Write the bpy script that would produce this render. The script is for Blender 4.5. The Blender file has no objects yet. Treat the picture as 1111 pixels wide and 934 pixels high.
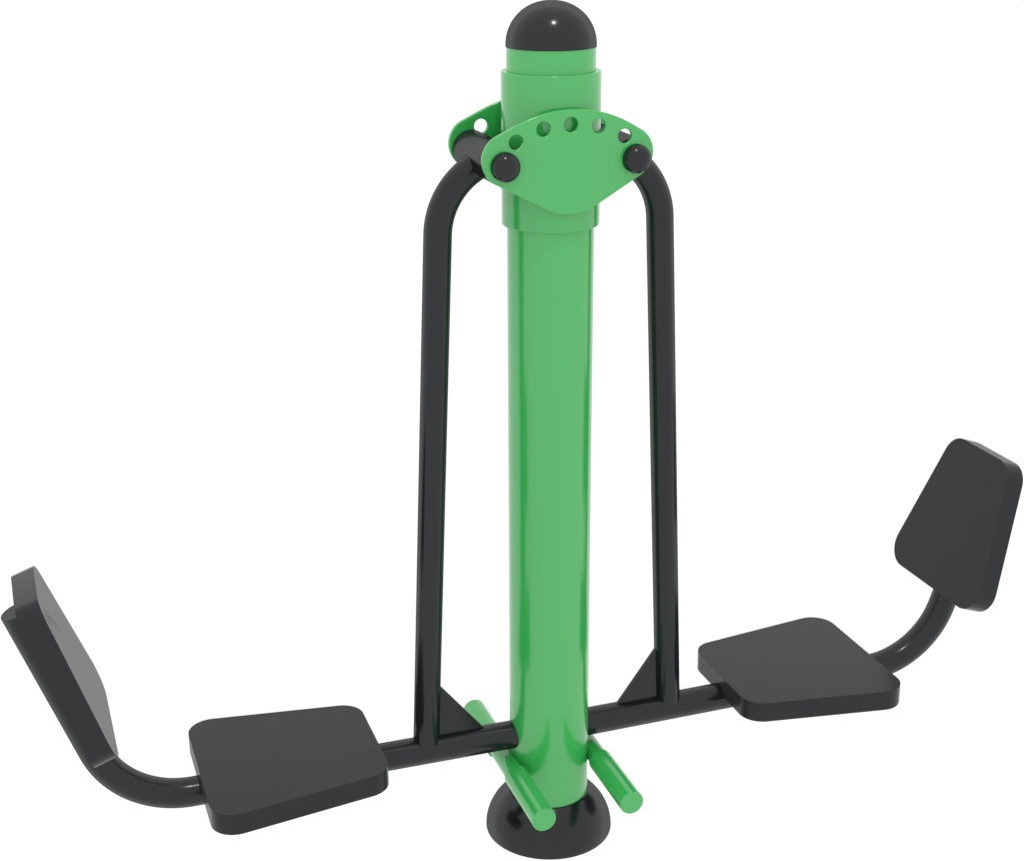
import bpy, bmesh, math
from mathutils import Vector, Matrix

S = bpy.context.scene
COL = S.collection
PI = math.pi

# ------------------------------------------------------------------ camera
cam_data = bpy.data.cameras.new("camera")
cam = bpy.data.objects.new("camera", cam_data)
COL.objects.link(cam)
S.camera = cam
cam_data.sensor_fit = 'HORIZONTAL'
cam_data.sensor_width = 36.0
cam_data.lens = 36.0 * 1740.81 / 1111.0
cam_data.shift_x = 0.0008
cam_data.clip_start = 0.05
cam_data.clip_end = 500.0
_r = Vector((0.9474399, -0.31989727, -0.00483393))
_u = Vector((0.11105886, 0.31467839, 0.94267886))
_f = Vector((0.30003926, 0.89366842, -0.33366629))
_m = Matrix((_r, _u, -_f)).transposed().to_4x4()
_m.translation = Vector((-1.04477756, -2.86706015, 2.0007946))
cam.matrix_world = _m

# ------------------------------------------------------------------ light
# even white studio all round; it also shines up through the translucent white floor
WORLD = 1.06
world = bpy.data.worlds.new("World")
S.world = world
world.use_nodes = True
bg = world.node_tree.nodes.get("Background") or world.node_tree.nodes.new("ShaderNodeBackground")
bg.inputs["Color"].default_value = (1.0, 1.0, 1.0, 1.0)
bg.inputs["Strength"].default_value = WORLD

lamp_data = bpy.data.lights.new("studio_lamp", 'AREA')
lamp_data.shape = 'DISK'
lamp_data.size = 0.06
lamp_data.energy = 24.0
lamp = bpy.data.objects.new("studio_lamp", lamp_data)
COL.objects.link(lamp)
_dir = Vector((-0.049, -0.414, 0.909))
lamp.location = Vector((-0.02, -0.066, 1.73)) + _dir * 3.2
lamp.rotation_euler = (Vector((0, 0, 1.0)) - lamp.location).to_track_quat('-Z', 'Y').to_euler()

S.view_settings.view_transform = 'Standard'
S.view_settings.look = 'None'
S.view_settings.exposure = 0.0
S.view_settings.gamma = 1.0
S.render.film_transparent = False
try:
    S.cycles.max_bounces = 10
    S.cycles.use_denoising = True
except Exception:
    pass


# ------------------------------------------------------------------ materials
def paint(name, color, rough, ior, cap, vary=0.02, scale=8.0):
    """Paint film: a diffuse coat under a gloss whose Fresnel reflectance levels off at cap."""
    m = bpy.data.materials.new(name)
    m.use_nodes = True
    nt = m.node_tree
    nt.nodes.remove(nt.nodes["Principled BSDF"])
    out = nt.nodes["Material Output"]
    tc = nt.nodes.new("ShaderNodeTexCoord")
    n = nt.nodes.new("ShaderNodeTexNoise")
    n.inputs["Scale"].default_value = scale
    n.inputs["Detail"].default_value = 4.0
    nt.links.new(tc.outputs["Object"], n.inputs["Vector"])
    mix = nt.nodes.new("ShaderNodeMix")
    mix.data_type = 'RGBA'
    mix.inputs[6].default_value = tuple(c * (1 - vary) for c in color) + (1,)
    mix.inputs[7].default_value = tuple(c * (1 + vary) for c in color) + (1,)
    nt.links.new(n.outputs["Fac"], mix.inputs[0])
    di = nt.nodes.new("ShaderNodeBsdfDiffuse")
    nt.links.new(mix.outputs[2], di.inputs["Color"])
    gl = nt.nodes.new("ShaderNodeBsdfGlossy")
    gl.inputs["Roughness"].default_value = rough
    gl.inputs["Color"].default_value = (1, 1, 1, 1)
    fr = nt.nodes.new("ShaderNodeFresnel")
    fr.inputs["IOR"].default_value = ior
    mn = nt.nodes.new("ShaderNodeMath")
    mn.operation = 'MINIMUM'
    mn.inputs[1].default_value = cap
    nt.links.new(fr.outputs[0], mn.inputs[0])
    mx = nt.nodes.new("ShaderNodeMixShader")
    nt.links.new(mn.outputs[0], mx.inputs["Fac"])
    nt.links.new(di.outputs[0], mx.inputs[1])
    nt.links.new(gl.outputs[0], mx.inputs[2])
    nt.links.new(mx.outputs[0], out.inputs["Surface"])
    return m


GREEN = paint("green_paint", (0.0330, 0.390, 0.0770), 0.19, 1.80, 0.45, 0.015)
BLACK = paint("black_paint", (0.0080, 0.0097, 0.0110), 0.19, 1.43, 0.085, 0.05)
PLASTIC = paint("black_plastic", (0.0080, 0.0096, 0.0110), 0.18, 1.43, 0.085, 0.05, 10.0)
BOARD = paint("seat_board", (0.0240, 0.0255, 0.0270), 0.25, 1.25, 0.205, 0.05, 12.0)
STREAK = paint("dark_streak", (0.016, 0.017, 0.018), 0.3, 1.25, 0.14, 0.05)


def backlit_white(name):
    """White floor made translucent so light from below leaves no shadow, with a little diffuse reflection on top."""
    m = bpy.data.materials.new(name)
    m.use_nodes = True
    nt = m.node_tree
    nt.nodes.remove(nt.nodes["Principled BSDF"])
    out = nt.nodes["Material Output"]
    tc = nt.nodes.new("ShaderNodeTexCoord")
    n = nt.nodes.new("ShaderNodeTexNoise")
    n.inputs["Scale"].default_value = 1.5
    nt.links.new(tc.outputs["Object"], n.inputs["Vector"])
    mr = nt.nodes.new("ShaderNodeMapRange")
    mr.inputs["To Min"].default_value = 0.985
    mr.inputs["To Max"].default_value = 1.0
    nt.links.new(n.outputs["Fac"], mr.inputs["Value"])
    tr = nt.nodes.new("ShaderNodeBsdfTranslucent")
    di = nt.nodes.new("ShaderNodeBsdfDiffuse")
    nt.links.new(mr.outputs["Result"], tr.inputs["Color"])
    nt.links.new(mr.outputs["Result"], di.inputs["Color"])
    mx = nt.nodes.new("ShaderNodeMixShader")
    mx.inputs["Fac"].default_value = 0.06
    nt.links.new(tr.outputs[0], mx.inputs[1])
    nt.links.new(di.outputs[0], mx.inputs[2])
    nt.links.new(mx.outputs[0], out.inputs["Surface"])
    return m


FLOOR = backlit_white("white_backlit_floor")  # added glow from below keeps the floor pure white and shadowless


# ------------------------------------------------------------------ mesh helpers
def finish(name, bm, mat, parent=None, bevel=0.0, segs=2, angle=35.0, label=None, keep_origin=False):
    bmesh.ops.remove_doubles(bm, verts=bm.verts, dist=1e-6)
    bmesh.ops.recalc_face_normals(bm, faces=bm.faces)
    if bevel > 0:
        ed = [e for e in bm.edges if len(e.link_faces) == 2 and e.calc_face_angle(0) > math.radians(angle)]
        if ed:
            bmesh.ops.bevel(bm, geom=ed, offset=bevel, segments=segs, profile=0.5, affect='EDGES', clamp_overlap=True)
    c = Vector((0, 0, 0))
    if not keep_origin:
        lo = Vector((min(v.co[i] for v in bm.verts) for i in range(3)))
        hi = Vector((max(v.co[i] for v in bm.verts) for i in range(3)))
        c = (lo + hi) / 2
        for v in bm.verts:
            v.co -= c
    me = bpy.data.meshes.new(name)
    for f in bm.faces:
        f.smooth = True
    bm.to_mesh(me)
    bm.free()
    me.set_sharp_from_angle(angle=math.radians(angle))
    me.materials.append(mat)
    o = bpy.data.objects.new(name, me)
    COL.objects.link(o)
    if bevel > 0:
        wn = o.modifiers.new("weighted_normals", 'WEIGHTED_NORMAL')
        wn.mode = 'FACE_AREA'
        wn.weight = 100
        wn.keep_sharp = True
    if parent is not None:
        o.parent = parent
        off = Vector((0, 0, 0))
        p = parent
        while p is not None:
            off += p.location
            p = p.parent
        o.location = c - off
    else:
        o.location = c
    if label:
        o["label"] = label
    return o


def lathe(profile, n=96):
    """profile: (r, z) from bottom to top, closed at the axis where r = 0."""
    bm = bmesh.new()
    rings = []
    for r, z in profile:
        if r < 1e-7:
            rings.append([bm.verts.new((0, 0, z))])
        else:
            rings.append([bm.verts.new((r * math.cos(2 * PI * i / n), r * math.sin(2 * PI * i / n), z)) for i in range(n)])
    for a, b in zip(rings, rings[1:]):
        for i in range(n):
            j = (i + 1) % n
            if len(a) == 1 and len(b) == 1:
                continue
            if len(a) == 1:
                bm.faces.new((a[0], b[j], b[i]))
            elif len(b) == 1:
                bm.faces.new((a[i], a[j], b[0]))
            else:
                bm.faces.new((a[i], a[j], b[j], b[i]))
    return bm


def tube(bm, pts, r, n=40):
    """Sweep a disc of radius r along pts; capped."""
    pts = [Vector(p) for p in pts]
    rings = []
    side = None
    for k, p in enumerate(pts):
        if k == 0:
            t = pts[1] - pts[0]
        elif k == len(pts) - 1:
            t = pts[-1] - pts[-2]
        else:
            t = (pts[k + 1] - p).normalized() + (p - pts[k - 1]).normalized()
        t.normalize()
        if side is None:
            ref = Vector((0, 1, 0)) if abs(t.y) < 0.9 else Vector((1, 0, 0))
            side = t.cross(ref).normalized()
        side = (side - t * side.dot(t)).normalized()
        up = t.cross(side)
        rings.append([bm.verts.new(p + r * (math.cos(2 * PI * i / n) * side + math.sin(2 * PI * i / n) * up)) for i in range(n)])
    for a, b in zip(rings, rings[1:]):
        for i in range(n):
            j = (i + 1) % n
            bm.faces.new((a[i], a[j], b[j], b[i]))
    bm.faces.new(rings[0][::-1])
    bm.faces.new(rings[-1])
    return bm


def rounded_poly(corners, radii, n=12):
    """2-D polygon with rounded corners."""
    out = []
    m = len(corners)
    if not hasattr(radii, '__len__'):
        radii = [radii] * m
    for i in range(m):
        p = Vector(corners[i])
        a = (Vector(corners[i - 1]) - p).normalized()
        b = (Vector(corners[(i + 1) % m]) - p).normalized()
        r = radii[i]
        if r <= 1e-6:
            out.append(p)
            continue
        half = math.acos(max(-1, min(1, a.dot(b)))) / 2
        cdir = (a + b).normalized()
        c = p + cdir * (r / math.sin(half))
        d1 = p + a * (r / math.tan(half)) - c
        d2 = p + b * (r / math.tan(half)) - c
        a1 = math.atan2(d1.y, d1.x)
        da = math.atan2(d2.y, d2.x) - a1
        while da > PI:
            da -= 2 * PI
        while da < -PI:
            da += 2 * PI
        for k in range(n + 1):
            t = a1 + da * k / n
            out.append(c + r * Vector((math.cos(t), math.sin(t))))
    return out


def slab(outline, frame, thick):
    """Extrude a 2-D outline; frame(u, v, w) -> point, w from 0 to thick."""
    bm = bmesh.new()
    a = [bm.verts.new(frame(p[0], p[1], 0.0)) for p in outline]
    b = [bm.verts.new(frame(p[0], p[1], thick)) for p in outline]
    n = len(outline)
    for i in range(n):
        j = (i + 1) % n
        bm.faces.new((a[i], a[j], b[j], b[i]))
    bm.faces.new(a[::-1])
    bm.faces.new(b)
    return bm


def warp(bm, fn):
    for v in bm.verts:
        v.co = fn(v.co)
    return bm


# ------------------------------------------------------------------ floor
bm = bmesh.new()
bmesh.ops.create_grid(bm, x_segments=1, y_segments=1, size=120.0)
floor = finish("floor", bm, FLOOR, keep_origin=True)
floor["kind"] = "structure"
floor["label"] = "plain white floor under the exercise machine"

# ------------------------------------------------------------------ the machine
R = 0.084                 # post radius
Z_POST = 0.0922           # where the post leaves the base cover
Z_CAP = 1.6811
machine = bpy.data.objects.new("leg_press_machine", None)
machine.empty_display_size = 0.2
COL.objects.link(machine)
machine["label"] = "green and black outdoor leg press machine with two swinging seats on one post"
machine["category"] = "exercise machine"

# post and its cap
bm = lathe([(0, 0.02), (R, 0.02), (R, Z_CAP), (0, Z_CAP)])
post = finish("post", bm, GREEN, machine, bevel=0.0015)
RCAP = R + 0.0011
cap_prof = [(R - 0.002, Z_CAP - 0.0035), (RCAP, Z_CAP - 0.0035)]
for k in range(0, 37):
    t = (PI / 2) * k / 36
    cap_prof.append((RCAP * math.cos(t) ** 0.95 if k < 36 else 0.0, Z_CAP + 0.0005 + 0.0795 * math.sin(t)))
cap = finish("post_cap", lathe(cap_prof), PLASTIC, post, label="black domed cap on top of the post")

# base cover: a squat dome with a hole for the post
Rd, H = 0.1372, 0.120
prof = [(R - 0.002, 0.0), (Rd - 0.003, 0.0), (Rd - 0.0008, 0.0012), (Rd, 0.004)]
t_end = math.acos(0.0855 / Rd)
for k in range(1, 37):
    t = t_end * k / 36
    prof.append((Rd * math.cos(t), 0.004 + (H - 0.004) * math.sin(t)))
prof.append((R - 0.002, prof[-1][1] + 0.0005))
base = finish("base_cover", lathe(prof), PLASTIC, machine, label="black domed cover round the foot of the post")

# collar sleeve
RC, ZC0, ZC1 = 0.0942, 1.3445, 1.6342
bm = lathe([(R - 0.001, ZC0), (RC, ZC0), (RC, ZC1), (R - 0.001, ZC1)])
collar = finish("collar", bm, GREEN, machine, bevel=0.0022, segs=3)

# pivot plates
XB, ZB = 0.1288, 1.4794
YP = 0.1099
PT = 0.010


def circle_pts(cx, cz, r, a0, a1, n):
    return [(cx + r * math.cos(math.radians(a0 + (a1 - a0) * k / n)), cz + r * math.sin(math.radians(a0 + (a1 - a0) * k / n))) for k in range(n + 1)]


def hull(pts):
    pts = sorted(set((round(x, 6), round(y, 6)) for x, y in pts))

    def half(seq):
        h = []
        for p in seq:
            while len(h) > 1 and (h[-1][0] - h[-2][0]) * (p[1] - h[-2][1]) - (h[-1][1] - h[-2][1]) * (p[0] - h[-2][0]) <= 0:
                h.pop()
            h.append(p)
        return h
    lo, up = half(pts), half(pts[::-1])
    return lo[:-1] + up[:-1]


plate_pts = []
for sx in (-1, 1):
    plate_pts += circle_pts(0.1155 if sx > 0 else -0.1225, 1.4900, 0.0490, 0, 360, 120)
plate_pts += circle_pts(0, 1.4822, 0.1000, 200, 340, 80)
plate_pts += circle_pts(0, 1.3363, 0.2400, 58, 122, 64)
PLATE = hull(plate_pts)
HOLES = [(-0.1065, 1.5218), (-0.0535, 1.5428), (0.0, 1.5484), (0.0540, 1.5428), (0.1065, 1.5218)]
HR = 0.0136


def pivot_plate(y_front, parent, holes):
    """Flat plate with five through holes: outline and holes triangle-filled, then extruded."""
    bm = bmesh.new()
    edges = []
    for ring in [PLATE] + [circle_pts(hx, hz, HR, 0, 360 - 360 / 32, 31) for hx, hz in holes]:
        vs = [bm.verts.new((x, y_front, z)) for x, z in ring]
        edges += [bm.edges.new((vs[i], vs[(i + 1) % len(vs)])) for i in range(len(vs))]
    bmesh.ops.triangle_fill(bm, use_beauty=True, use_dissolve=False, edges=edges)
    ret = bmesh.ops.extrude_face_region(bm, geom=list(bm.faces))
    for v in [g for g in ret['geom'] if isinstance(g, bmesh.types.BMVert)]:
        v.co.y += PT
    return finish("pivot_plate", bm, GREEN, parent, bevel=0.0026, segs=3, angle=50)


def bolt(x, y_face, sgn, parent):
    """Round cap nut with a slightly domed face; sgn = direction of the head along y."""
    rb = 0.0268
    h0, h1 = 0.008, 0.020
    pr = [(0, 0.0), (rb, 0.0), (rb, h0)]
    for k in range(1, 25):
        t = (PI / 2) * k / 24
        pr.append((rb * math.cos(t) if k < 24 else 0.0, h0 + h1 * math.sin(t)))
    bm = lathe(pr, 48)
    warp(bm, lambda c: Vector((x + c.x, y_face + sgn * c.z, ZB + c.y)))
    return finish("pivot_bolt", bm, PLASTIC, parent, label="black round cap nut on the green plate")


for sg in (-1, 1):
    yf = -YP if sg < 0 else YP - PT
    pl = pivot_plate(yf, machine, HOLES if sg < 0 else [(x if abs(x) > 0.1 else x * 0.88, z) for x, z in HOLES])
    for sx in (-1, 1):
        bolt(sx * XB, sg * YP, sg, pl)

# foot rests: two cross bars welded to the sides of the post, grips at both ends
XG, YG, ZG = 0.0957, 0.238, 0.177
for sx in (-1, 1):
    bm = bmesh.new()
    tube(bm, [(sx * XG, -YG + 0.02, ZG), (sx * XG, YG - 0.02, ZG)], 0.0208)
    bar = finish("footrest", bm, GREEN, machine)
    for sy in (-1, 1):
        bm = bmesh.new()
        tube(bm, [(sx * XG, sy * 0.060, ZG), (sx * XG, sy * YG, ZG)], 0.0255, 48)
        finish("foot_grip", bm, GREEN, bar, bevel=0.0012, segs=2)

# ------------------------------------------------------------------ the two swings
STREAKS = [((0.312, -0.069), (0.207, 0.0198), 0.0006), ((0.306, -0.080), (0.2094, 0.0172), 0.0006),
             ((0.3085, -0.0905), (0.2355, -0.0118), 0.0005), ((0.3040, -0.1010), (0.2232, -0.0152), 0.0007),
             ((0.2869, -0.1300), (0.2591, -0.0969), 0.0008)]
PHI = 0.0080
BZ, BSL = 0.2399, 0.0069
BB = 1.2365
RT, RA = 0.0298, 0.0272


def swing(side):
    a = side * PHI
    ca, sa = math.cos(a), math.sin(a)

    def W(p):
        dx, dz = p[0] - XB, p[2] - ZB
        return Vector((side * (XB + dx * ca - dz * sa), p[1], ZB + dx * sa + dz * ca))

    # hanger arm: sleeve axis, bend, then a straight leg down to the seat tube
    foot = 0.2848 if side < 0 else 0.2688
    a0 = math.atan2(foot - 0.2298, 1.30 - 0.2399)
    z_start = 1.340
    x_start = 0.2298 - (z_start - 1.30) * math.tan(a0)
    rho = 0.149
    pts = [(x_start + (z_start - BZ) * math.tan(a0), 0, BZ), (x_start, 0, z_start)]
    cx, cz = x_start - rho * math.cos(a0), z_start - rho * math.sin(a0)
    for k in range(1, 25):
        t = a0 + (math.radians(60) - a0) * k / 24
        pts.append((cx + rho * math.cos(t), 0, cz + rho * math.sin(t)))
    last = Vector(pts[-1])
    pts.append(tuple(last + Vector((-math.sin(math.radians(60)), 0, math.cos(math.radians(60)))) * 0.026))
    bm = bmesh.new()
    tube(bm, [W(p) for p in pts], RA, 48)
    arm = finish("swing_arm", bm, BLACK, machine, label=None)
    # bearing sleeve between the plates
    bm = bmesh.new()
    tube(bm, [W((XB, -(YP - PT) + 0.0015, ZB)), W((XB, YP - PT - 0.0015, ZB))], 0.0370, 56)
    finish("pivot_sleeve", bm, BLACK, arm, bevel=0.001)
    # seat tube: from the post outward, bent up behind the backrest
    xe = 0.0795 if side < 0 else 0.0640
    x_b = 0.7725
    rho = 0.193
    zz = BZ + BSL * x_b
    tp = [(xe, 0, BZ + BSL * xe), (x_b * 0.5, 0, BZ + BSL * x_b * 0.5), (x_b, 0, zz)]
    for k in range(1, 31):
        t = BB * k / 30
        tp.append((x_b + rho * math.sin(t), 0, zz + rho * (1 - math.cos(t))))
    last = Vector(tp[-1])
    d = Vector((math.cos(BB), 0, math.sin(BB)))
    tp.append(tuple(last + d * ((0.696 - last.z) / d.z)))
    bm = bmesh.new()
    tube(bm, [W(p) for p in tp], RT, 48)
    finish("seat_tube", bm, BLACK, arm, bevel=0.0008)
    # gusset in the corner of arm and tube
    toe, sl = (0.156, 1.25) if side < 0 else (0.146, 1.345)
    gx = foot - 0.006
    tri = [(toe, 0.252), (gx, 0.252), (gx, 0.269 + sl * (gx - toe)), (toe, 0.269)]
    bm = slab(tri, lambda u, v, w: W((u, w - 0.004, v)), 0.008)
    finish("gusset", bm, BLACK, arm, bevel=0.0008)
    # seat board
    TH = 0.045
    xi, xo, wi, wo, zs, ss = 0.3934, 0.7580, 0.1448, 0.1992, 0.2965, -0.0065
    out = rounded_poly([(xi, -wi), (xo, -wo), (xo, wo), (xi, wi)], 0.05, 14)
    bm = slab(out, lambda u, v, w: W((u, v, zs + ss * (u - xi) - w)), TH)
    finish("seat", bm, BOARD, arm, bevel=0.0007)
    # backrest board
    bx, bz, wb, wt, bl = 0.9198 - 0.015 * math.cos(BB), 0.4432 - 0.014 * math.sin(BB), 0.1810, 0.1090, 0.3363
    out = rounded_poly([(0, -wb), (bl, -wt), (bl, wt), (0, wb)], 0.05, 14)
    nrm = Vector((math.sin(BB), 0, -math.cos(BB)))

    def F(u, v, w):
        q = Vector((bx, 0, bz)) + d * u + nrm * w
        return W((q.x, v, q.z))
    bm = slab(out, F, TH)
    back = finish("backrest", bm, BOARD, arm)
    if side < 0:
        # fine dark streaks near the top of this board's face, a second material in the same mesh
        me = back.data
        me.materials.append(STREAK)
        b2 = bmesh.new()
        b2.from_mesh(me)
        org = back.location + arm.location
        for (u0, v0), (u1, v1), wd in STREAKS:
            dv = Vector((u1 - u0, v1 - v0)).normalized()
            nv = Vector((-dv.y, dv.x)) * wd
            ring = []
            for k in range(9):
                q = k / 8
                ring.append((u0 + (u1 - u0) * q, v0 + (v1 - v0) * q, nv * (1 - q) ** 0.7))
            up = [b2.verts.new(F(x + n.x, y + n.y, -0.0004) - org) for x, y, n in ring]
            dn = [b2.verts.new(F(x - n.x - 1e-5, y - n.y, -0.0004) - org) for x, y, n in ring]
            for k in range(8):
                f = b2.faces.new((up[k], up[k + 1], dn[k + 1], dn[k]))
                f.material_index = 1
        b2.to_mesh(me)
        b2.free()
    return arm


swing(-1)
swing(1)
